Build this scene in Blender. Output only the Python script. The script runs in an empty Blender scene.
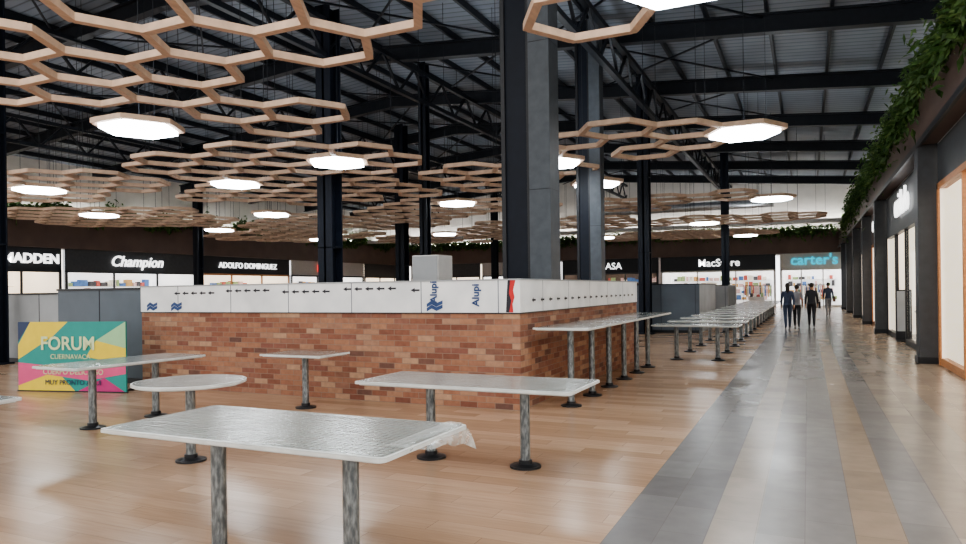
import bpy, bmesh, math, random
from mathutils import Vector, Matrix
random.seed(7)
S=bpy.context.scene
COL=S.collection
# ---------------------------------------------------------------- materials
def newmat(name):
    m=bpy.data.materials.new(name); m.use_nodes=True
    nt=m.node_tree; b=nt.nodes['Principled BSDF']; return m,nt,b
def plain(name,col,rough=.6,metal=0,var=.12,scale=6,emit=0,ecol=None,bump=0,stretch=None,spec=None):
    m,nt,b=newmat(name)
    tc=nt.nodes.new('ShaderNodeNewGeometry'); src=tc.outputs['Position']
    if stretch:
        mp=nt.nodes.new('ShaderNodeMapping'); mp.inputs['Scale'].default_value=stretch
        nt.links.new(src,mp.inputs['Vector']); src=mp.outputs[0]
    n=nt.nodes.new('ShaderNodeTexNoise'); n.inputs['Scale'].default_value=scale; n.inputs['Detail'].default_value=3
    nt.links.new(src,n.inputs['Vector'])
    r=nt.nodes.new('ShaderNodeValToRGB')
    r.color_ramp.elements[0].position=.3; r.color_ramp.elements[1].position=.7
    r.color_ramp.elements[0].color=tuple(max(0,c*(1-var)) for c in col)+(1,)
    r.color_ramp.elements[1].color=tuple(min(1,c*(1+var)) for c in col)+(1,)
    nt.links.new(n.outputs['Fac'],r.inputs['Fac']); nt.links.new(r.outputs['Color'],b.inputs['Base Color'])
    b.inputs['Roughness'].default_value=rough; b.inputs['Metallic'].default_value=metal
    if spec is not None: b.inputs['Specular IOR Level'].default_value=spec
    if emit:
        b.inputs['Emission Color'].default_value=(*(ecol or col),1); b.inputs['Emission Strength'].default_value=emit
    if bump:
        bp=nt.nodes.new('ShaderNodeBump'); bp.inputs['Strength'].default_value=bump; bp.inputs['Distance'].default_value=.02
        nt.links.new(n.outputs['Fac'],bp.inputs['Height']); nt.links.new(bp.outputs[0],b.inputs['Normal'])
    return m
class NB:
    def __init__(s,nt): s.nt=nt
    def m(s,op,a,b=None,c=None):
        n=s.nt.nodes.new('ShaderNodeMath'); n.operation=op
        for i,v in enumerate((a,b,c)):
            if v is None: continue
            if isinstance(v,(int,float)): n.inputs[i].default_value=v
            else: s.nt.links.new(v,n.inputs[i])
        return n.outputs[0]
    def pos(s):
        g=s.nt.nodes.new('ShaderNodeNewGeometry'); x=s.nt.nodes.new('ShaderNodeSeparateXYZ')
        s.nt.links.new(g.outputs['Position'],x.inputs[0]); return x.outputs[0],x.outputs[1],x.outputs[2],g.outputs['Position']
    def vec(s,a,b,c=0.0):
        n=s.nt.nodes.new('ShaderNodeCombineXYZ')
        for i,v in enumerate((a,b,c)):
            if isinstance(v,(int,float)): n.inputs[i].default_value=v
            else: s.nt.links.new(v,n.inputs[i])
        return n.outputs[0]
    def wn(s,v):
        n=s.nt.nodes.new('ShaderNodeTexWhiteNoise'); n.noise_dimensions='3D'; s.nt.links.new(v,n.inputs['Vector']); return n.outputs['Value']
    def noise(s,v,sc,det=3):
        n=s.nt.nodes.new('ShaderNodeTexNoise'); n.inputs['Scale'].default_value=sc; n.inputs['Detail'].default_value=det
        s.nt.links.new(v,n.inputs['Vector']); return n.outputs['Fac']
    def ramp(s,f,stops,const=False):
        r=s.nt.nodes.new('ShaderNodeValToRGB'); cr=r.color_ramp
        if const: cr.interpolation='CONSTANT'
        while len(cr.elements)<len(stops): cr.elements.new(.5)
        for e,(p,c) in zip(cr.elements,stops): e.position=p; e.color=(*c,1)
        s.nt.links.new(f,r.inputs['Fac']); return r.outputs['Color']
    def mix(s,f,a,b,mode='MIX'):
        n=s.nt.nodes.new('ShaderNodeMix'); n.data_type='RGBA'; n.blend_type=mode
        for k,v in ((0,f),(6,a),(7,b)):
            if isinstance(v,(int,float)): n.inputs[k].default_value=v
            elif isinstance(v,tuple): n.inputs[k].default_value=(*v,1)
            else: s.nt.links.new(v,n.inputs[k])
        return n.outputs[2]

# brick
def brick_mat():
    m,nt,b=newmat('brick_veneer'); q=NB(nt); x,y,z,P=q.pos()
    u=q.m('ADD',x,y); W,H=.27,.083
    rz=q.m('DIVIDE',z,H); row=q.m('FLOOR',rz)
    uu=q.m('ADD',q.m('DIVIDE',u,W),q.m('MULTIPLY',q.m('MODULO',row,2),.5)); uu=q.m('ADD',uu,200)
    col=q.m('FLOOR',uu)
    fz=q.m('FRACT',rz); fu=q.m('FRACT',uu)
    mort=q.m('MAXIMUM',q.m('LESS_THAN',fz,.11),q.m('LESS_THAN',fu,.035))
    n=q.wn(q.vec(col,row,3.3))
    c=q.ramp(n,[(0,(.22,.085,.055)),(.2,(.31,.13,.08)),(.4,(.42,.215,.13)),(.58,(.26,.105,.075)),(.72,(.50,.31,.20)),(.88,(.36,.165,.10)),(1,(.15,.075,.06))])
    c=q.mix(.5,c,q.ramp(q.noise(P,14),[(.3,(.55,.55,.55)),(.7,(1,1,1))]),'MULTIPLY')
    c=q.mix(mort,c,(.27,.19,.145)); nt.links.new(c,b.inputs['Base Color']); b.inputs['Roughness'].default_value=.8
    bp=nt.nodes.new('ShaderNodeBump'); bp.inputs['Strength'].default_value=.6; bp.inputs['Distance'].default_value=.01
    nt.links.new(q.m('SUBTRACT',1,mort),bp.inputs['Height']); nt.links.new(bp.outputs[0],b.inputs['Normal'])
    return m
def floor_mat():
    m,nt,b=newmat('porcelain_floor'); q=NB(nt); x,y,z,P=q.pos()
    # wood look planks along X
    ry=q.m('DIVIDE',q.m('ADD',y,50),.2); row=q.m('FLOOR',ry)
    ux=q.m('DIVIDE',q.m('ADD',q.m('ADD',x,100),q.m('MULTIPLY',row,.437)),1.2); col=q.m('FLOOR',ux)
    g=q.m('MAXIMUM',q.m('LESS_THAN',q.m('FRACT',ry),.022),q.m('LESS_THAN',q.m('FRACT',ux),.005))
    n=q.wn(q.vec(col,row,1.1))
    grain=q.noise(q.vec(q.m('MULTIPLY',x,1.2),q.m('MULTIPLY',y,14),n),2.0,4)
    c1=q.ramp(n,[(0,(.39,.255,.165)),(.5,(.455,.305,.205)),(1,(.52,.36,.25))])
    c1=q.mix(.55,c1,q.ramp(grain,[(.3,(.72,.70,.68)),(.7,(1,1,1))]),'MULTIPLY')
    c1=q.mix(q.m('MULTIPLY',g,.6),c1,(.20,.14,.10))
    # corridor tiles along Y
    rx=q.m('DIVIDE',q.m('ADD',x,31.24),.3); r2=q.m('FLOOR',rx)
    uy=q.m('DIVIDE',q.m('ADD',q.m('ADD',y,50),q.m('MULTIPLY',r2,.2)),.6); c2i=q.m('FLOOR',uy)
    g2=q.m('MAXIMUM',q.m('LESS_THAN',q.m('FRACT',rx),.016),q.m('LESS_THAN',q.m('FRACT',uy),.008))
    n2=q.wn(q.vec(c2i,r2,7.7))
    f=q.m('DIVIDE',q.m('ADD',x,1.24),3.7)
    dk=(.215,.21,.21); bg=(.35,.30,.255); gy=(.28,.262,.25); tn=(.39,.30,.225)
    def p(v): return (v+1.24)/3.7
    c2=q.ramp(f,[(0,dk),(p(-.64),bg),(p(-.34),gy),(p(.26),tn),(p(.56),gy),(p(.86),bg),(p(1.46),tn)],True)
    c2=q.mix(.6,c2,q.ramp(n2,[(0,(.66,.66,.66)),(1,(1,1,1))]),'MULTIPLY')
    c2=q.mix(.6,c2,q.ramp(q.noise(P,5,5),[(.3,(.75,.75,.75)),(.7,(1,1,1))]),'MULTIPLY')
    c2=q.mix(q.m('MULTIPLY',g2,.6),c2,(.14,.12,.11))
    c=q.mix(q.m('GREATER_THAN',x,-1.24),c1,c2)
    nt.links.new(c,b.inputs['Base Color'])
    rr=q.m('ADD',.17,q.m('MULTIPLY',q.noise(P,1.2,2),.14)); nt.links.new(rr,b.inputs['Roughness'])
    b.inputs['Specular IOR Level'].default_value=.5
    return m
def tabletop_mat():
    m,nt,b=newmat('perforated_table_top'); q=NB(nt); x,y,z,P=q.pos()
    a=q.m('LESS_THAN',q.m('FRACT',q.m('MULTIPLY',x,22)),.38); c=q.m('LESS_THAN',q.m('FRACT',q.m('MULTIPLY',y,22)),.38)
    g=q.m('MULTIPLY',q.m('ADD',a,c),.5)
    c0=q.mix(g,(.42,.46,.44),(.15,.18,.175))
    c0=q.mix(.7,c0,q.ramp(q.noise(P,3,4),[(.35,(.7,.7,.7)),(.65,(1,1,1))]),'MULTIPLY')
    nt.links.new(c0,b.inputs['Base Color']); b.inputs['Roughness'].default_value=.25
    bp=nt.nodes.new('ShaderNodeBump'); bp.inputs['Strength'].default_value=.5; bp.inputs['Distance'].default_value=.012
    nt.links.new(q.noise(q.vec(q.m('MULTIPLY',x,1.0),q.m('MULTIPLY',y,3.0),z),7,5),bp.inputs['Height']); nt.links.new(bp.outputs[0],b.inputs['Normal']); nt.links.new(bp.outputs[0],b.inputs['Coat Normal'])
    b.inputs['Coat Weight'].default_value=.7; b.inputs['Coat Roughness'].default_value=.1
    return m
def deck_mat():
    m,nt,b=newmat('corrugated_roof_deck'); q=NB(nt); x,y,z,P=q.pos()
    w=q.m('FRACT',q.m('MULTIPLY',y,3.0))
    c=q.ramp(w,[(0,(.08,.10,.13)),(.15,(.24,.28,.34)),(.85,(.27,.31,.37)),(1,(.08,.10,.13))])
    c=q.mix(.6,c,q.ramp(q.noise(P,.6,3),[(.3,(.55,.55,.55)),(.7,(1,1,1))]),'MULTIPLY')
    nt.links.new(c,b.inputs['Base Color']); b.inputs['Roughness'].default_value=.5
    return m
def galv_mat():
    m,nt,b=newmat('galvanised_steel_tube'); q=NB(nt); x,y,z,P=q.pos()
    f=q.noise(q.vec(q.m('MULTIPLY',x,2),q.m('MULTIPLY',y,2),q.m('MULTIPLY',z,.6)),22,4)
    nt.links.new(q.ramp(f,[(.36,(.11,.125,.135)),(.5,(.19,.21,.22)),(.64,(.31,.34,.35))]),b.inputs['Base Color'])
    b.inputs['Metallic'].default_value=.45; b.inputs['Roughness'].default_value=.38
    return m
def foil_mat():
    m,nt,b=newmat('white_protective_film'); q=NB(nt); x,y,z,P=q.pos()
    u=q.m('ADD',q.m('ADD',x,y),100)
    seam=q.m('LESS_THAN',q.m('FRACT',q.m('DIVIDE',u,1.22)),.012)
    c=q.ramp(q.noise(P,2.2,3),[(.3,(.72,.74,.76)),(.7,(.90,.91,.92))])
    c=q.mix(seam,c,(.12,.14,.18)); nt.links.new(c,b.inputs['Base Color']); b.inputs['Roughness'].default_value=.35
    return m
def glass_mat():
    m=bpy.data.materials.new('shop_glass'); m.use_nodes=True; nt=m.node_tree; nt.nodes.clear()
    o=nt.nodes.new('ShaderNodeOutputMaterial'); mx=nt.nodes.new('ShaderNodeMixShader'); t=nt.nodes.new('ShaderNodeBsdfTransparent'); g=nt.nodes.new('ShaderNodeBsdfGlossy')
    g.inputs['Roughness'].default_value=.03; mx.inputs[0].default_value=.1; t.inputs[0].default_value=(.95,.97,.97,1)
    nt.links.new(t.outputs[0],mx.inputs[1]); nt.links.new(g.outputs[0],mx.inputs[2]); nt.links.new(mx.outputs[0],o.inputs[0])
    return m
def film_mat():
    m,nt,b=newmat('clear_plastic_film'); q=NB(nt); x,y,z,P=q.pos()
    b.inputs['Base Color'].default_value=(.85,.9,.9,1); b.inputs['Roughness'].default_value=.15
    nt.links.new(q.m('ADD',.02,q.m('MULTIPLY',q.noise(P,14,4),.6)),b.inputs['Alpha'])
    return m
def leaf_mat():
    m,nt,b=newmat('fern_leaves'); q=NB(nt); x,y,z,P=q.pos()
    nt.links.new(q.ramp(q.noise(P,5,4),[(.3,(.02,.06,.015)),(.55,(.08,.17,.04)),(.75,(.24,.33,.10))]),b.inputs['Base Color']); b.inputs['Roughness'].default_value=.55
    return m
BRICK=brick_mat(); FLOOR=floor_mat(); TTOP=tabletop_mat(); DECK=deck_mat(); GALV=galv_mat(); FOIL=foil_mat(); GLASS=glass_mat(); FILM=film_mat(); LEAF=leaf_mat()
EDGE=plain('white_table_edge',(.66,.68,.67),.35)
BLACK=plain('black_painted_steel',(.018,.02,.025),.4,.2)
DSTEEL=plain('dark_roof_steel',(.018,.022,.03),.45,.2)
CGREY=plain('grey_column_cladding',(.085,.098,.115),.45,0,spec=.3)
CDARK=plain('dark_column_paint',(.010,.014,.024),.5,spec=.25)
TAN=plain('tan_wood_laminate',(.60,.42,.31),.55,stretch=(6,1,1),scale=3)
TANL=plain('light_wood_laminate_edge',(.66,.49,.37),.55)
WHITE=plain('white_plaster',(.66,.66,.65),.8,var=.05)
CREAM=plain('cream_upper_wall',(.78,.76,.72),.8,var=.07,scale=1.2)
BROWN=plain('brown_fascia',(.14,.095,.08),.5,var=.15,scale=1)
DGREY=plain('charcoal_panel',(.055,.06,.068),.45)
BGREY=plain('blue_grey_board',(.11,.135,.165),.6,scale=1.5)
LGREY=plain('light_grey_board',(.36,.38,.40),.6,scale=1.5)
NAVY=plain('navy_print',(.03,.07,.20),.5)
INK=plain('black_print',(.02,.02,.03),.6)
RED=plain('red_tape',(.55,.03,.03),.5)
WOODO=plain('orange_wood_frame',(.55,.25,.11),.45,stretch=(1,1,6),scale=4)
SHOP=plain('glowing_shop_wall',(.70,.64,.55),.7,emit=1.0,ecol=(1,.86,.7))  # wall glows by itself, so shop brightness is put into the material
SHOPW=plain('glowing_white_shop_wall',(.8,.8,.8),.7,emit=.9,ecol=(.95,.97,1))  # white walls also self-lit, standing in for bright shop light
SHOPD=plain('dark_shop_interior',(.16,.12,.10),.7)
SLAMP=plain('shop_ceiling_lamp',(1,1,1),.5,emit=10,ecol=(1,.93,.82))
FILL=plain('added_fill_glow',(1,1,1),.5,emit=26,ecol=(1,.97,.93))  # added fill emitter for the upper walls and roof deck
HLAMP=plain('hexagon_lamp_diffuser',(1,1,1),.5,emit=21,ecol=(.88,.95,1))
HFILL=plain('hexagon_lamp_added_top_glow',(1,1,1),.5,emit=16,ecol=(.88,.95,1))  # glow added on the lamp tops to light the roof
SIGNW=plain('lit_white_letters',(1,1,1),.5,emit=2,ecol=(1,1,1))
SIGNT=plain('lit_teal_letters',(.02,.35,.45),.5,emit=.9,ecol=(.03,.6,.8))
SIGNR=plain('lit_red_letters',(.9,.05,.05),.5,emit=2,ecol=(1,.08,.05))
SILVER=plain('silver_duct',(.6,.62,.65),.35,.8)
# ---------------------------------------------------------------- mesh builder
class MB:
    def __init__(s): s.v=[];s.f=[];s.mi=[];s.mats=[];s.sm=[]
    def mat(s,m):
        if m not in s.mats: s.mats.append(m)
        return s.mats.index(m)
    def add(s,vs,fs,m,smooth=False):
        o=len(s.v); s.v+= [tuple(v) for v in vs]; k=s.mat(m)
        for f in fs: s.f.append(tuple(i+o for i in f)); s.mi.append(k); s.sm.append(smooth)
    def box(s,x0,x1,y0,y1,z0,z1,m):
        x0,x1=min(x0,x1),max(x0,x1);y0,y1=min(y0,y1),max(y0,y1);z0,z1=min(z0,z1),max(z0,z1)
        vs=[(x0,y0,z0),(x1,y0,z0),(x1,y1,z0),(x0,y1,z0),(x0,y0,z1),(x1,y0,z1),(x1,y1,z1),(x0,y1,z1)]
        s.add(vs,[(0,3,2,1),(4,5,6,7),(0,1,5,4),(1,2,6,5),(2,3,7,6),(3,0,4,7)],m)
    def cyl(s,x,y,z0,z1,r,m,n=24,r2=None):
        r2=r if r2 is None else r2
        vs=[];
        for z,rr in((z0,r),(z1,r2)):
            vs+=[(x+rr*math.cos(2*math.pi*i/n),y+rr*math.sin(2*math.pi*i/n),z) for i in range(n)]
        s.add(vs,[(i,(i+1)%n,n+(i+1)%n,n+i) for i in range(n)],m,True)
        s.add(vs,[tuple(range(n))[::-1],tuple(range(n,2*n))],m)
    def prism(s,pts,z0,z1,m,ms=None):
        n=len(pts); vs=[(p[0],p[1],z0) for p in pts]+[(p[0],p[1],z1) for p in pts]
        s.add(vs,[tuple(range(n))[::-1],tuple(range(n,2*n))],m)
        s.add(vs,[(i,(i+1)%n,n+(i+1)%n,n+i) for i in range(n)],ms or m)
    def strut(s,a,b,w,h,m):
        a=Vector(a);b=Vector(b);d=(b-a).normalized()
        up=Vector((0,0,1)) if abs(d.z)<.95 else Vector((1,0,0))
        sx=d.cross(up).normalized()*w/2; sy=sx.cross(d).normalized()*h/2
        vs=[a-sx-sy,a+sx-sy,a+sx+sy,a-sx+sy,b-sx-sy,b+sx-sy,b+sx+sy,b-sx+sy]
        s.add(vs,[(0,1,2,3),(7,6,5,4),(0,4,5,1),(1,5,6,2),(2,6,7,3),(3,7,4,0)],m)
    def ell(s,c,r,m,nu=14,nv=10,cut=None):
        vs=[];fs=[]
        for j in range(nv+1):
            th=math.pi*j/nv
            for i in range(nu):
                ph=2*math.pi*i/nu
                vs.append((c[0]+r[0]*math.sin(th)*math.cos(ph),c[1]+r[1]*math.sin(th)*math.sin(ph),c[2]+r[2]*math.cos(th)))
        for j in range(nv):
            for i in range(nu):
                fs.append((j*nu+i,(j+1)*nu+i,(j+1)*nu+(i+1)%nu,j*nu+(i+1)%nu))
        s.add(vs,fs,m,True)
    def build(s,name,loc=(0,0,0),rot=0,bevel=0,parent=None):
        me=bpy.data.meshes.new(name); me.from_pydata(s.v,[],s.f)
        for m in s.mats: me.materials.append(m)
        me.polygons.foreach_set('material_index',s.mi); me.polygons.foreach_set('use_smooth',s.sm); me.update()
        o=bpy.data.objects.new(name,me); COL.objects.link(o); o.location=loc; o.rotation_euler=(0,0,rot)
        if bevel:
            b=o.modifiers.new('bevel','BEVEL'); b.width=bevel; b.segments=2; b.limit_method='ANGLE'
        if parent: o.parent=parent
        return o
def inst(o,name,loc,rot=0):
    n=bpy.data.objects.new(name,o.data); COL.objects.link(n); n.location=loc; n.rotation_euler=(0,0,rot); return n
def text(s,name,size,loc,rz,mat,ext=.03,parent=None,bold=0,sx=1,align='CENTER',rx=math.pi/2,ry=0,shear=0):
    c=bpy.data.curves.new('tmp','FONT'); c.body=s; c.size=size; c.extrude=ext; c.align_x=align; c.align_y='CENTER'; c.offset=bold; c.resolution_u=3; c.shear=shear
    o=bpy.data.objects.new('tmp',c); COL.objects.link(o); bpy.context.view_layer.update()
    me=bpy.data.meshes.new_from_object(o.evaluated_get(bpy.context.evaluated_depsgraph_get())); bpy.data.objects.remove(o)
    me.materials.clear(); me.materials.append(mat)
    n=bpy.data.objects.new(name,me); COL.objects.link(n); n.location=loc; n.rotation_euler=(rx,ry,rz); n.scale=(sx,1,1)
    if parent: n.parent=parent
    return n
# ---------------------------------------------------------------- shell
XL,XR,YB=-36.0,2.45,60.0
b=MB(); b.box(XL-6,XR+5,-14,YB+7,-.1,0,FLOOR); b.build('floor')
def roofz(x):
    return 8.75+.085*min(x-XL,XR+1-x) if True else 0
RIDGE=(XL+XR+1)/2
b=MB()
zr=roofz(RIDGE)
for xa,xb in ((XL-.6,RIDGE),(RIDGE,XR+1.6)):
    za,zb=roofz(xa),roofz(xb)
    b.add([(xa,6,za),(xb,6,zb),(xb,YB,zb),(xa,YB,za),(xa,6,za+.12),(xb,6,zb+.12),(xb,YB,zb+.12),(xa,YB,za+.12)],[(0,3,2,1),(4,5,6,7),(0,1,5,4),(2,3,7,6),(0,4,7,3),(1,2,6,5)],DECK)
b.build('ceiling')
# roof steel
b=MB()
for Y in range(8,60,6):
    for xa,xb in ((XL+.1,RIDGE),(RIDGE,XR+1)):
        za,zb=roofz(xa)-.22,roofz(xb)-.22
        for dz,w,h in ((-.06,.28,.05),(-.52,.28,.05),(-.29,.06,.44)):
            b.strut((xa,Y,za+dz),(xb,Y,zb+dz),w,h,DSTEEL)
x=XL+1
while x<XR+.8:
    z=roofz(x)-.12; b.strut((x,6.2,z),(x,YB-.2,z),.08,.2,DSTEEL); x+=1.55
for X in (-4.9,-12.3,-20,-28):
    zt=roofz(X)-.75; zb=zt-1.0
    b.strut((X,7,zt),(X,YB-.5,zt),.16,.14,DSTEEL); b.strut((X,7,zb),(X,YB-.5,zb),.16,.14,DSTEEL)
    y=7.;k=0
    while y<YB-2:
        b.strut((X,y,zb if k%2 else zt),(X,y+1,zt if k%2 else zb),.07,.07,DSTEEL); y+=1;k+=1
# bracing rods
for Y in range(8,56,6):
    for X in (-1.,-8.,-15,-23):
        z1=roofz(X)-.35;z2=roofz(X-6)-.35
        b.strut((X,Y,z1),(X-6,Y+6,z2),.05,.05,DSTEEL); b.strut((X-6,Y,z2),(X,Y+6,z1),.05,.05,DSTEEL)
b.build('steel_roof_frame')
# columns
def column(X,Y,w,d,ztop=None):
    b=MB(); z=ztop or roofz(X)-.3; h=w/2
    b.box(X-h,X+h,Y-d/2,Y-d/2+.04,0,z,CDARK); b.box(X-h,X+h,Y+d/2-.04,Y+d/2,0,z,CDARK); b.box(X-.03,X+.03,Y-d/2,Y+d/2,0,z,CDARK)
    b.box(X-h-.08,X+h+.08,Y-d/2-.08,Y+d/2+.08,0,.04,CDARK)
    for zz in (2.9,5.6): b.box(X-h,X+h,Y-d/2,Y+d/2,zz,zz+.03,CDARK)
    b.build('steel_column')
# big clad column inside kiosk
def clad(X,Y,w1,w2,dep):
    b=MB(); z=roofz(X)-.3
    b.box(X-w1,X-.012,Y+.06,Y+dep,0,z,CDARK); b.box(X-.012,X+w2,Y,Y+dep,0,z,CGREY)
    b.box(X-w1-.03,X-w1+.05,Y+.02,Y+.1,0,z,BLACK); b.box(X-.06,X,Y+.02,Y+.1,0,z,BLACK)
    b.box(X-w1-.02,X+w2+.02,Y-.02,Y+dep+.02,0,.12,BLACK)
    for zz in (3.4,6.0): b.box(X-.015,X+w2+.003,Y-.003,Y+dep,zz,zz+.012,BLACK)
    b.build('clad_steel_column',bevel=.008)
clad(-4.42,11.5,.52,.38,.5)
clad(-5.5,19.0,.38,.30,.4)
column(-5.3,25.2,.4,.4); column(-4.1,40.5,.4,.4)
column(-12.4,16.3,.5,.5); column(-12.4,21.8,.3,.3); column(-18.4,30,.5,.5); column(-17.9,10.4,.35,.35)
column(-12.4,33,.35,.35); column(-20,45,.4,.4); column(-28,26,.35,.35); column(-12.3,45,.4,.4)
# walls ----------------------------------------------------------
b=MB(); b.box(XL-.6,XL-.25,6,YB,6.0,roofz(XL)+.2,CREAM); b.box(XL-.3,XL+.35,6,YB,4.15,6.0,BROWN); b.box(XL-4.3,XL-4.0,6,YB,0,4.2,SHOP); b.box(XL-4.2,XL,6,YB,4.1,4.2,WHITE)
b.build('wall_left')
b=MB(); b.box(XL,XR+2,YB+.3,YB+.6,6.0,roofz(RIDGE)+.4,CREAM); b.box(XL,XR+1,YB-.35,YB+.3,4.2,6.0,BROWN); b.box(XL-4,XR+3,YB+4,YB+4.3,0,4.3,SHOPW); b.box(XL,XR+1,YB,YB+4.2,4.1,4.2,WHITE)
b.build('wall_back')
# clerestory bulkhead hanging from the roof before the end shops
b=MB()
for xa,xb in ((XL+.4,RIDGE),(RIDGE,XR+1.2)):
    za,zb=roofz(xa),roofz(xb); Y0,Y1=52.3,52.5
    b.add([(xa,Y0,6.0),(xb,Y0,6.0),(xb,Y0,zb),(xa,Y0,za),(xa,Y1,6.0),(xb,Y1,6.0),(xb,Y1,zb),(xa,Y1,za)],[(0,1,2,3),(7,6,5,4),(0,4,5,1)],CREAM)
b.box(XL+.4,XR+1.2,51.7,52.5,5.9,6.0,WHITE); b.box(XL+.4,XR+1.2,51.7,51.75,6.0,6.12,WHITE)
b.box(XL+1,XR+.5,51.8,51.9,6.0,6.05,FILL)  # added glowing strip that washes the bulkhead wall
b.build('trim_clerestory_bulkhead')
b=MB(); b.box(XR+1.2,XR+1.5,6,YB,6.0,roofz(XR)+.2,CREAM); b.box(XR-.3,XR+1.3,6,YB,4.55,5.75,BROWN); b.box(XR-.36,XR-.3,6,YB,4.5,4.62,BLACK)
b.box(XR+3.4,XR+3.7,6,YB,0,4.6,SHOP); b.box(XR,XR+3.5,6,YB,4.45,4.55,WHITE)
b.build('wall_right')
# added glowing strips on the fascia tops, brightening upper walls and deck
b=MB()
b.box(XL+.05,XL+.15,7,YB-1,6.03,6.09,FILL); b.box(XL+1,XR-.6,YB-.15,YB-.05,6.03,6.09,FILL); b.box(XR+.9,XR+1.0,7,YB-1,5.8,5.86,FILL)
b.build('added_fill_strip')
b=MB()
for Y in (17,27.3,33.3,40,47,54): b.box(XR-.36,XR+.15,Y,Y+.5,0,4.55,DGREY); b.box(XR-.39,XR+.15,Y-.03,Y+.53,0,.14,BLACK)
b.build('pier_trim',bevel=.01)
# shops
goods=[plain('goods_%d'%i,c,.7,emit=.08,ecol=c) for i,c in enumerate([(.5,.12,.1),(.1,.2,.45),(.75,.72,.65),(.55,.35,.15),(.08,.08,.09),(.3,.4,.2),(.7,.5,.5)])]
def to(side):
    if side=='L': return lambda a,d,z:(XL-d,a,z)
    if side=='B': return lambda a,d,z:(a,YB+d,z)
    return lambda a,d,z:(XR+d,a,z)
def shop(side,a0,a1,htop,hdr,hmat,frame,interior,depth,glass=False,bars=3):
    T=to(side); b=MB()
    def bx(aa,ab,d0,d1,z0,z1,m):
        p=T(aa,d0,z0);q=T(ab,d1,z1); b.box(p[0],q[0],p[1],q[1],p[2],q[2],m)
    bx(a0,a1,-.02,.15,htop,hdr,hmat)
    bx(a0,a0+.18,0,depth,0,hdr-.02,interior); bx(a1-.18,a1,0,depth,0,hdr-.02,interior)
    bx(a0+.18,a1-.18,depth-.15,depth-.02,0,hdr-.05,interior)
    bx(a0,a0+.14,-.04,.12,0,htop,frame); bx(a1-.14,a1,-.04,.12,0,htop,frame); bx(a0,a1,-.04,.12,htop-.12,htop,frame)
    n=bars; w=(a1-a0)/n
    for i in range(1,n): bx(a0+i*w-.04,a0+i*w+.04,-.02,.08,0,htop,frame)
    for i in range(n):
        if i==n//2: continue
        bx(a0+i*w,a0+(i+1)*w,-.02,.1,0,.15,frame)
        if glass: bx(a0+i*w+.05,a0+(i+1)*w-.05,.02,.035,.15,htop-.12,GLASS)
    for i in range(n): bx(a0+(i+.2)*w,a0+(i+.8)*w,depth*.3,depth*.55,hdr-.12,hdr-.06,SLAMP)
    # shelves & goods
    for z in (.5,1.05,1.6,2.15):
        bx(a0+.4,a1-.4,depth-.6,depth-.16,z,z+.04,WHITE)
        a=a0+.5
        while a<a1-.8:
            wd=random.uniform(.15,.5)
            if random.random()<.9: bx(a,a+wd,depth-.5,depth-.2,z+.04,z+.04+random.uniform(.2,.46),random.choice(goods))
            a+=wd+random.uniform(.02,.12)
    k=max(1,int((a1-a0)/3))
    for i in range(k):
        c=a0+(i+.5)*(a1-a0)/k
        bx(c-.6,c+.6,.7,1.2,0,.75,frame); bx(c-.65,c+.65,.65,1.25,.75,.8,WHITE)
        for j in range(4): bx(c-.5+j*.27,c-.3+j*.27,.8,1.1,.8,.8+random.uniform(.1,.4),random.choice(goods))
        # garment rails with hanging clothes
        bx(c-1.1,c-1.06,1.9,1.94,0,1.75,BLACK); bx(c+1.06,c+1.1,1.9,1.94,0,1.75,BLACK); bx(c-1.1,c+1.1,1.9,1.94,1.72,1.76,BLACK)
        a=c-1.0
        while a<c+.95:
            bx(a,a+.09,1.7,2.12,1.0-random.uniform(0,.25),1.7,random.choice(goods)); a+=.13
    return b.build('storefront')
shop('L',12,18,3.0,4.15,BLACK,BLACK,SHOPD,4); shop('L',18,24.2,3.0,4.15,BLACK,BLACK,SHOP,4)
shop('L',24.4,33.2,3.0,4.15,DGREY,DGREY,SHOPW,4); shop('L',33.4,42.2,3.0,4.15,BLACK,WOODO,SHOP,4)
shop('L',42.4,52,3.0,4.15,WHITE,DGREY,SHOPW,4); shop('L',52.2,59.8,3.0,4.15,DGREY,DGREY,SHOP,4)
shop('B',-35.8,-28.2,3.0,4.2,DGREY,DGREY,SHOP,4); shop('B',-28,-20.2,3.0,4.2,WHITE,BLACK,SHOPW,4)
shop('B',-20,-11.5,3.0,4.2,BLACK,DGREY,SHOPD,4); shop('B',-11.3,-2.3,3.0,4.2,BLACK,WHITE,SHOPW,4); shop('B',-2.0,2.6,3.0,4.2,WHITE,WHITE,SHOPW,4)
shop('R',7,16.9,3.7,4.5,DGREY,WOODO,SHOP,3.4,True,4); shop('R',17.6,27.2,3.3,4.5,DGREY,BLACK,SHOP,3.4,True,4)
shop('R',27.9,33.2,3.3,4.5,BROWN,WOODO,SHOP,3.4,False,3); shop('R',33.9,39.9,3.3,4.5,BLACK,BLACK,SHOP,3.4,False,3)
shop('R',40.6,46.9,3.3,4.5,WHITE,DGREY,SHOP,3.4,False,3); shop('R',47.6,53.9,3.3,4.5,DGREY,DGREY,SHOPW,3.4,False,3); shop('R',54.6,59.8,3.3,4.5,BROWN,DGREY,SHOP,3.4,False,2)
H=math.pi/2
text('MADDEN','store_sign',.68,(XL+.1,22.6,3.55),H,SIGNW,bold=.02)
text('Champion','store_sign',.85,(XL+.1,28.8,3.55),H,SIGNW,bold=.01,shear=.3)
text('ADOLFO DOMINGUEZ','store_sign',.55,(XL+.1,37.9,3.55),H,SIGNW)
text('MANGO','store_sign',.8,(XL+.1,47,3.55),H,SIGNR)
text('Bershka','store_sign',.8,(-24,YB-.1,3.55),0,SIGNR)
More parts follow.
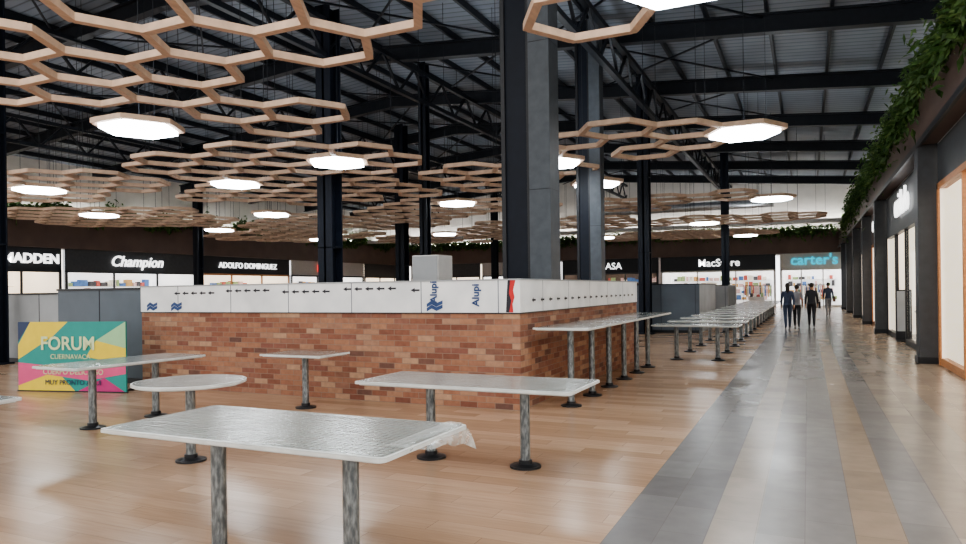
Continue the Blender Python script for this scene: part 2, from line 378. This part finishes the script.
text('SHASA','store_sign',.8,(-15.8,YB-.1,3.55),0,SIGNW)
text('MacStore','store_sign',.85,(-6.6,YB-.1,3.6),0,SIGNW,bold=.005)
text("carter's",'store_sign',1.1,(.45,YB-.1,3.65),0,SIGNT,bold=.02)
text('cuidado','store_sign',.95,(XR-.1,22.3,3.9),-H,SIGNW,bold=.005)
text('OPTICA','store_sign',.6,(XR-.1,30.5,3.9),-H,SIGNW)
# poster stand in front of right shop
b=MB(); b.box(-.02,.02,-.2,.2,.05,1.5,BLACK); b.box(-.18,.18,-.2,.2,0,.05,BLACK); b.box(-.026,-.02,-.17,.17,.3,1.46,LGREY)
b.build('sidewalk_poster_stand',(2.5,23.4,0),H)
# ---------------------------------------------------------------- kiosk
KX0,KX1,KY0,KY1=-10.88,-3.55,8.80,15.9
b=MB(); t=.16
def ring(z0,z1,e,m):
    b.box(KX0-e,KX1+e,KY0-e,KY0+t+e,z0,z1,m); b.box(KX0-e,KX1+e,KY1-t-e,KY1+e,z0,z1,m)
    b.box(KX0-e,KX0+t+e,KY0+t+e,KY1-t-e,z0,z1,m); b.box(KX1-t-e,KX1+e,KY0+t+e,KY1-t-e,z0,z1,m)
ring(0,1.32,0,BRICK); ring(1.32,1.335,.015,BLACK); ring(1.335,1.78,.01,FOIL); ring(1.78,1.8,.02,LGREY)
F=KY0-.013
b.add([(KX1-.15,F,1.34),(KX1-.09,F,1.34),(KX1-.10,F,1.45),(KX1-.07,F,1.55),(KX1-.09,F,1.64),(KX1-.05,F,1.79),(KX1-.13,F,1.79),(KX1-.15,F,1.6),(KX1-.12,F,1.5)],[tuple(range(9))],RED)
b.add([(KX1-.20,F,1.34),(KX1-.15,F,1.34),(KX1-.12,F,1.5),(KX1-.15,F,1.6),(KX1-.13,F,1.79),(KX1-.17,F,1.79)],[tuple(range(6))],INK)
# printed arrows front and side
def arrowF(xc,z,s=.06):
    b.add([(xc-s,KY0-.014,z),(xc-s*.1,KY0-.014,z+s*.45),(xc-s*.1,KY0-.014,z-s*.45)],[(0,2,1)],INK)
    b.add([(xc-s*.1,KY0-.014,z-s*.17),(xc+s,KY0-.014,z-s*.17),(xc+s,KY0-.014,z+s*.17),(xc-s*.1,KY0-.014,z+s*.17)],[(0,1,2,3)],INK)
def arrowS(yc,z,s=.06):
    X=KX1+.0145
    b.add([(X,yc-s,z),(X,yc-s*.1,z+s*.45),(X,yc-s*.1,z-s*.45)],[(0,2,1)],INK)
    b.add([(X,yc-s*.1,z-s*.17),(X,yc+s,z-s*.17),(X,yc+s,z+s*.17),(X,yc-s*.1,z+s*.17)],[(0,1,2,3)],INK)
x=KX0+.9; i=0
while x<KX1-1.6:
    if i%6!=5: arrowF(x,1.69 if (i//6)%2 else 1.66,.075)
    x+=.2; i+=1
y=KY0+.5
while y<KY1-.3: arrowS(y,1.50,.08); y+=.36
# blue wave logos
def logo(c,face):
    for k,(r0,r1,z0) in enumerate(((.13,.0,1.66),(.11,.0,1.53))):
        pts=[(-.13,0),(-.05,.07),(.03,.02),(.13,.07),(.13,.0),(.03,-.06),(-.05,-.01),(-.13,-.07)]
        if face=='F': vs=[(c+p[0],KY0-.0145,1.46+p[1]*.7-.06*k) for p in pts]
        else: vs=[(KX1+.0145,c+p[0],1.46+p[1]*.7-.06*k) for p in pts]
        b.add(vs,[(0,7,6,1),(1,6,5,2),(2,5,4,3)],NAVY)
for c in (-4.86,-10.0,-10.6): logo(c,'F')
kiosk=b.build('brick_kiosk')
text('Alupi','film_lettering',.15,(-4.87,KY0-.02,1.63),0,NAVY,.002,kiosk,ry=-H,rx=H,bold=.004)
text('Alupi','film_lettering',.15,(-4.20,KY0-.02,1.58),0,NAVY,.002,kiosk,ry=-H,rx=H,bold=.004)
# white cabinet inside kiosk
b=MB(); b.box(-6.6,-6.05,11.1,11.65,0,2.3,WHITE); b.box(-6.58,-6.07,11.08,11.1,.1,1.1,LGREY); b.box(-6.58,-6.07,11.08,11.1,1.12,2.28,LGREY); b.box(-6.12,-6.1,11.05,11.08,.9,1.4,BLACK)
b.build('tall_white_cabinet',bevel=.01)
# other kiosks beyond
def booth(x0,x1,y0,y1,h,m,m2):
    b=MB(); t=.12
    b.box(x0,x1,y0,y0+t,0,h,m); b.box(x0,x1,y1-t,y1,0,h,m); b.box(x0,x0+t,y0+t,y1-t,0,h,m2); b.box(x1-t,x1,y0+t,y1-t,0,h,m2)
    b.box(x0-.02,x1+.02,y0-.02,y0+t,h,h+.04,BLACK); b.box(x1-t,x1+.02,y0+t,y1,h,h+.04,BLACK)
    n=int((x1-x0)/1.22)
    for i in range(1,n+1): b.box(x0+i*1.22-.008,x0+i*1.22+.008,y0-.006,y0,0,h,INK)
    b.box(x0,x1,y0-.02,y0,0,.1,BLACK)
    return b.build('food_kiosk')
booth(-11,-3.55,26,31,1.75,BGREY,LGREY); booth(-11,-3.55,36,40,1.7,LGREY,BGREY); booth(-13.5,-10.95,9.0,12,1.74,BGREY,BGREY)
booth(-19.5,-13.8,9.9+1,15,1.68,LGREY,LGREY); booth(-23,-15,22,29,1.75,BGREY,LGREY); booth(-23,-15,34,42,1.75,LGREY,BGREY)
# ---------------------------------------------------------------- tables
def rrect(w,d,r,n=6):
    pts=[]
    for cx,cy,a0 in ((w/2-r,d/2-r,0),(-w/2+r,d/2-r,90),(-w/2+r,-d/2+r,180),(w/2-r,-d/2+r,270)):
        for i in range(n+1):
            a=math.radians(a0+90*i/n); pts.append((cx+r*math.cos(a),cy+r*math.sin(a)))
    return pts
def leg(b,x,y,h):
    b.cyl(x,y,0,.018,.145,BLACK,28); b.cyl(x,y,.018,.035,.12,BLACK,28,.07); b.cyl(x,y,.03,.07,.062,BLACK,24)
    b.cyl(x,y,.03,h-.03,.046,GALV,24); b.cyl(x,y,h-.045,h-.03,.1,BLACK,20)
def table(w,d,h,legs,r=.05,rnd=False):
    b=MB()
    if rnd: pts=[(w/2*math.cos(2*math.pi*i/48),w/2*math.sin(2*math.pi*i/48)) for i in range(48)]
    else: pts=rrect(w,d,r)
    sc=lambda k:[(p[0]*(1-2*k/w),p[1]*(1-2*k/d)) for p in pts]
    b.prism(sc(.03),h-.035,h-.022,EDGE); b.prism(pts,h-.022,h,TTOP,EDGE)
    n=len(pts); a=sc(.0); c=sc(.018)
    b.add([(p[0],p[1],h+.001) for p in a]+[(p[0],p[1],h+.004) for p in c],[(i,(i+1)%n,n+(i+1)%n,n+i) for i in range(n)],EDGE)
    b.add([(p[0],p[1],h+.004) for p in c],[tuple(range(n))],TTOP)
    for lx,ly in legs: leg(b,lx,ly,h)
    if not rnd and len(legs)>1: b.box(min(l[0] for l in legs),max(l[0] for l in legs),legs[0][1]-.03,legs[0][1]+.03,h-.05,h-.035,BLACK)
    return b
tb=table(2.2,1.0,.78,[(-.22,-.33),(.77,-.33)]).build('food_court_table',(-3.1,3.55,0))
t2=table(2.2,.92,.78,[(-.5,0),(.5,0)]).build('food_court_table',(-2.9,6.04,0))
t3=table(1.9,.85,.80,[(-.45,0),(.45,0)]).build('food_court_table',(-2.3,16.4,0))
inst(t3,'food_court_table',(-8.05,6.25,0),H*.98); inst(t2,'food_court_table',(-7.2,3.3,0))
table(1.06,1.06,.79,[(0,0)],rnd=True).build('round_food_court_table',(-5.55,5.03,0))
table(1.08,.72,.78,[(0,0)]).build('small_food_court_table',(-6.53,7.97,0))
y=18.4
while y<46: inst(t3,'food_court_table',(-2.3,y,0)); y+=2.0
bt=table(2.02,.82,1.12,[(-.55,0),(.5,0)]).build('bar_table',(-3.04,9.98,0),H)
bt.rotation_euler=(0,0,H)
inst(bt,'bar_table',(-3.04,12.05,0),H); inst(bt,'bar_table',(-3.04,14.12,0),H)
for X,Y in ((-13.5,19),(-10.5,19.5),(-8,22),(-13,23.5)): inst(t3,'food_court_table',(X,Y,0),.0)
# plastic film draped at the near table corner
vs=[];fs=[];N=16;K=10
for j in range(K+1):
    for i in range(N+1):
        a=i/N; c=j/K
        x=-2.16+.17*math.sin(min(c*1.8,1.57))+.02*math.sin(a*9+c*4)*c+.02*c*a; yy=3.30+a*.78; z=.788-.22*max(0,c-.3)**1.3*(.25+.9*a*a)+.010*math.sin(a*17)*c
        vs.append((x,yy,z))
for j in range(K):
    for i in range(N): fs.append((j*(N+1)+i,j*(N+1)+i+1,(j+1)*(N+1)+i+1,(j+1)*(N+1)+i))
b=MB(); b.add(vs,fs,FILM,True); b.build('plastic_film_wrap')
# ---------------------------------------------------------------- banner
BW,BH=2.12,1.2
pal={'teal':(.03,.30,.27),'yel':(.80,.62,.06),'pink':(.70,.10,.25),'mag':(.50,.04,.20),'navy':(.03,.05,.12),'grn':(.35,.6,.35),'pale':(.65,.75,.45)}
PM={k:plain('banner_'+k,v,.5,var=.04) for k,v in pal.items()}
b=MB(); b.box(0,BW,0,.03,.0,BH,PM['teal'])
def poly(pts,m,d): b.add([(p[0],-d,p[1]) for p in pts],[tuple(range(len(pts)))],PM[m])
poly([(0,.85),(0,1.2),(.25,1.2)],'navy',.001)
poly([(.25,1.2),(0,.8),(0,.55),(.7,.95),(1.0,1.2)],'yel',.002)
poly([(1.0,1.2),(.7,.95),(1.3,.75),(2.12,1.2)],'teal',.003)
poly([(2.12,1.2),(1.55,.88),(2.12,.75)],'grn',.003)
poly([(0,.5),(.6,.3),(0,.1)],'pink',.003)
poly([(0,.1),(.75,.38),(1.15,0),(0,0)],'yel',.002)
poly([(.0,.5),(.0,.36),(1.4,.2),(2.12,.32),(2.12,.45),(1.2,.4)],'pink',.004)
poly([(1.15,0),(1.7,.25),(2.12,0)],'mag',.003)
poly([(1.55,.88),(2.12,.75),(2.12,.48),(1.35,.6)],'yel',.002)
for xx in (.15,BW-.15): b.box(xx-.02,xx+.02,.03,.35,0,.03,BLACK); b.box(xx-.015,xx+.015,.03,.06,0,1.0,BLACK)
b.box(-.02,BW+.02,-.01,.035,-.0,.02,BLACK)
ban=b.build('advertising_banner',(-12.45,7.58,0),math.atan2(.5,2.05))
text('FORUM','banner_title',.32,(1.0,-.012,.82),0,PM['pale'],.002,ban,bold=.006)
text('CUERNAVACA','banner_text',.12,(1.05,-.012,.6),0,PM['pale'],.002,ban)
text('CUERPO DELICIOSO','banner_text',.13,(1.1,-.012,.34),0,PM['pale'],.002,ban)
text('MUY PRONTO AQUI','banner_text',.12,(1.1,-.012,.16),0,PM['navy'],.002,ban)
# ---------------------------------------------------------------- hex lattice
A=.8; ZL=5.0
def hc(i,j): return (1.2*A/.8*i, math.sqrt(3)*A*(j+.5*(i%2)))
def near(x,y):
    best=None
    for i in range(-34,4):
        for j in range(-2,44):
            c=hc(i,j); d=(c[0]-x)**2+(c[1]-y)**2
            if best is None or d<best[0]: best=(d,i,j)
    return best[1:]
lights=[(-1.28,16.3),(-11.86,10.06),(-10.8,15.0),(-12.0,24),(-1.15,28.4),(-15.5,16.3),(-22,14.1),(-26.2,18.9),(-1.47,8.1),(-27.6,27),(-19.5,36),(-5,38),(-12,33),(-20,22.5),(-6,22),(-28,36),(-12,44),(-3,48),(-5.6,17.5)]
LC=set(near(*l) for l in lights)
blobs=[(-9.8,6.0,3.1,3.0),(-12.5,6.5,2.5,3),(-10.8,10.0,1.6,1.4),(-12.5,14.3,3.8,2.4),(-3.9,15.9,3.0,1.5),(-9,19.4,3.8,2.4),(-21,14,4.4,2.6),(-16.5,18.6,3.8,2.8),(-27,21,4.4,4),(-13,25.5,4.6,2.8),(-4.5,28,4.5,2.2),(-20.5,28,5,3.8),(-12,35,5.4,3.6),(-4,37,4.4,2.6),(-27.5,33,5,4.4),(-20,40,5.4,4),(-8,46,6,3.6)]
forced=[(-5.74,7.77),(-4.62,7.19),(-3.5,6.3),(-2.35,8.3),(-6.9,7.2),(-8.4,10.4),(-9.6,11.1)]
cells=set()
rl=random.Random(11)
for i in range(-28,3):
    for j in range(0,38):
        x,y=hc(i,j)
        dep=y*.9063-x*.4226
        r=rl.random()
        if y<11.5 and x<-7 and dep>11.5 and not (-12.2<x<-9.0 and dep<13.8): continue
        pr=.66 if dep<13.8 else .80
        if any(((x-c[0])/c[2])**2+((y-c[1])/c[3])**2<1 for c in blobs) and r<pr: cells.add((i,j))
cells|=LC; cells|=set(near(*f) for f in forced)
edges={}
for (i,j) in cells:
    cx,cy=hc(i,j)
    vs=[(round(cx+A*math.cos(math.radians(60*k)),3),round(cy+A*math.sin(math.radians(60*k)),3)) for k in range(6)]
    for k in range(6):
        e=tuple(sorted((vs[k],vs[(k+1)%6]))); edges[e]=1
b=MB()
vset=set()
HW=.055; HZ=.05
for (p,q) in edges:
    P=Vector((*p,0));Q=Vector((*q,0)); d=(Q-P).normalized()
    nrm=Vector((-d.y,d.x,0))*HW; e=d*(HW*.577)
    z0,z1=ZL-HZ,ZL+HZ
    pts=[P-nrm+e, P, P+nrm+e, Q+nrm-e, Q, Q-nrm-e]
    n=6; V=[(v.x,v.y,z0) for v in pts]+[(v.x,v.y,z1) for v in pts]
    b.add(V,[tuple(range(n)),tuple(range(n,2*n))[::-1]],TAN); b.add(V,[(a,n+a,n+(a+1)%n,(a+1)%n) for a in range(n)],TANL)
    vset.add(p);vset.add(q)
for v in sorted(vset):
    if random.random()<.18 and v[1]>6.3: b.box(v[0]-.005,v[0]+.005,v[1]-.005,v[1]+.005,ZL+HZ,roofz(v[0])-.1,DSTEEL)
    pts=[(v[0]+HW*1.1*math.cos(math.radians(60*k+0)),v[1]+HW*1.1*math.sin(math.radians(60*k+0))) for k in range(6)]
    b.prism(pts,ZL-HZ+.004,ZL+HZ-.004,TAN,TANL)
b.build('hexagonal_ceiling_lattice')
hb=MB(); pts=[(.72*math.cos(math.radians(60*k)),.72*math.sin(math.radians(60*k))) for k in range(6)]
hb.prism(pts,-.10,-.0,HLAMP,HLAMP); hb.prism([(p[0]*1.04,p[1]*1.04) for p in pts],0,.03,WHITE); hb.prism([(p[0]*.9,p[1]*.9) for p in pts],.03,.04,HFILL)
hb.box(-.006,.006,-.006,.006,.05,3.2,DSTEEL)
first=None
for c in sorted(LC):
    x,y=hc(*c)
    if first is None: first=hb.build('hexagonal_ceiling_light',(x,y,ZL-.02))
    else: inst(first,'hexagonal_ceiling_light',(x,y,ZL-.02))
# ---------------------------------------------------------------- plants
def plants(name,fn,n,ls):
    b=MB(); V=[];F=[]
    for k in range(n):
        c=Vector(fn()); d=Vector((random.uniform(-1,1),random.uniform(-1,1),random.uniform(-1.1,.5))).normalized()
        s=d.cross(Vector((random.uniform(-1,1),random.uniform(-1,1),random.uniform(-1,1)))).normalized()
        L=random.uniform(.6,1.4)*ls; w=L*.22; o=len(V)
        V+= [c,c+d*L*.5+s*w,c+d*L+Vector((0,0,-.2*L)),c+d*L*.5-s*w]; F.append((o,o+1,o+2,o+3))
    b.add(V,F,LEAF); return b.build(name)
def fr():
    y=8+44*random.random()**1.5; w=.5+.5*math.sin(y*1.7)*math.sin(y*.63+1)
    z=5.8+abs(random.gauss(0,.34))*(1+w)
    if random.random()<.2: return (XR-.34+random.uniform(-.08,.03),y,5.78-abs(random.gauss(0,.16))*(.3+w)*(1+y/22))
    return (XR+random.uniform(-.35,.9),y,z)
plants('trailing_planter_ferns',fr,22000,.2)
def fl():
    y=8+51*random.random(); return (XL+random.uniform(0.1,.6),y,6+abs(random.gauss(0,.22))*(1+.6*math.sin(y*1.9))-(.5*random.random() if math.sin(y*1.3)>.0 else 0))
plants('trailing_planter_ferns',fl,15000,.3)
def fb():
    x=XL+38*random.random(); return (x,YB-random.uniform(0.1,.6),5.95+random.gauss(0,.2))
plants('trailing_planter_ferns',fb,9000,.3)
# ducts
b=MB()
n=16
def duct(a,c,r):
    a=Vector(a);c=Vector(c);d=(c-a).normalized();u=Vector((0,0,1)).cross(d).normalized();w=d.cross(u)
    L=(c-a).length;k=int(L/.6);V=[];F=[]
    for j in range(k+1):
        for rr in (r,):
            p=a+d*L*j/k; e=rr*(1.03 if j%2 else 1)
            V+=[p+u*e*math.cos(2*math.pi*i/n)+w*e*math.sin(2*math.pi*i/n) for i in range(n)]
    for j in range(k):
        for i in range(n): F.append((j*n+i,j*n+(i+1)%n,(j+1)*n+(i+1)%n,(j+1)*n+i))
    F.append(tuple(range(n))); F.append(tuple(range(k*n,k*n+n))); b.add(V,F,SILVER,True)
duct((-14,50,7.2),(-2,50,7.2),.3)
for X in (-13,-8,-3): b.strut((X,50,7.4),(X,50,roofz(X)-.1),.03,.03,DSTEEL)
b.build('silver_air_duct')
# ---------------------------------------------------------------- people
SKIN=plain('skin',(.42,.24,.16),.6); HAIR=plain('dark_hair',(.02,.014,.01),.6,scale=40); SHOE=plain('shoes',(.03,.03,.03),.5); SOLE=plain('eye_white',(.8,.8,.8),.4)
def person(loc,rz,top,pants,h=1.0,bag=None,longhair=False,sleeves=True,phase=1):
    V=[];E=[];R=[]
    def v(p,r,par=None):
        V.append(p);R.append(r if isinstance(r,tuple) else (r,r)); i=len(V)-1
        if par is not None:E.append((par,i))
        return i
    pel=v((0,0,.95),(.15,.11)); wa=v((0,0,1.10),(.135,.10),pel); ch=v((0,.0,1.30),(.17,.115),wa); nb=v((0,-.005,1.45),(.09,.07),ch); nk=v((0,.005,1.52),.052,nb); v((0,.012,1.58),.05,nk)
    for s in (-1,1):
        f=s*phase
        hp=v((s*.085,0,.88),(.10,.10),pel); kn=v((s*.085,.10*f+.05,.49),.072,hp); cf=v((s*.085,.13*f-.02,.32),.064,kn)
        az=.09 if f>0 else .13; ay=.22*f if f>0 else -.26
        an=v((s*.085,ay,az),.044,cf); fz=.04 if f>0 else .05; bl=v((s*.09,ay+.12,fz),(.042,.035),an); v((s*.095,ay+.19,fz-.005),.03,bl)
        sh=v((s*.165,0,1.41),.064,ch); el=v((s*.212,-.05*f-.03,1.14),.048,sh); wr=v((s*.218,-.17*f+.04,.91),.032,el)
        hd=v((s*.218,-.19*f+.055,.85),(.036,.022),wr)
        for k in range(4):
            o=(k-1.5)*.019; L=(.07,.082,.078,.06)[k]
            a=v((s*.218,-.20*f+.06+o,.815),.0095,hd); c=v((s*.213,-.20*f+.068+o,.815-L*.55),.009,a); v((s*.203,-.20*f+.072+o,.815-L),.0075,c)
        a=v((s*.208,-.19*f+.095,.845),.011,hd); v((s*.201,-.19*f+.112,.805),.009,a)
    me=bpy.data.meshes.new('t'); me.from_pydata(V,E,[]); o=bpy.data.objects.new('t',me); COL.objects.link(o)
    o.modifiers.new('s','SKIN'); sv=me.skin_vertices[0].data
    for i,r in enumerate(R): sv[i].radius=r
    sv[0].use_root=True
    ss=o.modifiers.new('u','SUBSURF'); ss.levels=2; ss.render_levels=2
    bpy.context.view_layer.update(); ev=bpy.data.meshes.new_from_object(o.evaluated_get(bpy.context.evaluated_depsgraph_get())); bpy.data.objects.remove(o)
    b=MB(); vs=[tuple(q.co) for q in ev.vertices]
    g={}
    for p in ev.polygons:
        c=p.center; x=abs(c.x)
        if c.z<.10: m=SHOE
        elif x>.178 and c.z<.925: m=SKIN
        elif x>.17 and c.z<1.2 and not sleeves: m=SKIN
        elif c.z<.98 and x<.178: m=pants
        elif c.z>1.485: m=SKIN
        else: m=top
        g.setdefault(m,[]).append(tuple(p.vertices))
    off=len(b.v); b.v+=vs
    for m,fs in g.items():
        k=b.mat(m)
        for f in fs: b.f.append(tuple(i+off for i in f)); b.mi.append(k); b.sm.append(True)
    b.ell((0,.02,1.645),(.075,.094,.112),SKIN); b.ell((0,.118,1.635),(.011,.016,.022),SKIN,8,6)
    for s in (-1,1):
        b.ell((s*.077,.015,1.64),(.01,.022,.032),SKIN,8,6); b.ell((s*.03,.098,1.655),(.013,.012,.008),SOLE,8,6); b.ell((s*.03,.107,1.655),(.006,.006,.006),INK,8,6)
    b.ell((0,.106,1.595),(.024,.008,.007),RED,8,6)
    b.ell((0,-.005,1.675),(.086,.098,.10),HAIR)
    if longhair: b.ell((0,-.07,1.56),(.075,.045,.17),HAIR)
    # hem and collar
    b.cyl(0,0,.93,.99,.165,top,20,.15)
    if bag:
        b.box(.25,.33,-.18,.12,.75,1.0,bag); b.strut((.28,-.1,1.0),(.15,-.02,1.46),.02,.01,bag); b.strut((.28,.06,1.0),(.15,.02,1.46),.02,.01,bag)
    o=b.build('person',loc,rz); o.scale=(h,h,h); return o
CB=plain('black_cloth',(.025,.025,.03),.8); CJ=plain('dark_jeans',(.05,.07,.12),.8); CG=plain('grey_cloth',(.25,.25,.27),.8); CT=plain('navy_cloth',(.04,.055,.10),.8); CBR=plain('brown_leather',(.12,.05,.03),.5)
person((-.72,29.3,0),.1,CT,CJ,1.0,None,True,True,1)
person((-.42,30.6,0),-.05,CG,CB,.96,None,False,False,-1)
person((.12,30.8,0),0,CB,CB,1.0,CB,False,True,-1)
person((.98,42,0),.1,CT,CG,1.03,CBR,False,True,1)
# ---------------------------------------------------------------- world and camera
w=bpy.data.worlds.new('sky'); S.world=w; w.use_nodes=True; nt=w.node_tree; bg=nt.nodes['Background']
bg.inputs[0].default_value=(1,.985,.955,1); bg.inputs[1].default_value=1.7
try: S.view_settings.look='AgX - Medium High Contrast'
except Exception as ex: print(ex)
cam=bpy.data.cameras.new('camera'); co=bpy.data.objects.new('camera',cam); COL.objects.link(co)
cam.sensor_width=36; cam.lens=698/966*36; cam.clip_end=300
cam.shift_y=18/966
yaw=math.atan2(325,698)
R=Matrix.Rotation(yaw,4,'Z')@Matrix.Rotation(math.radians(90),4,'X')@Matrix.Rotation(math.radians(-.75),4,'Z')
co.matrix_world=Matrix.Translation((0,0,1.65))@R
S.camera=co
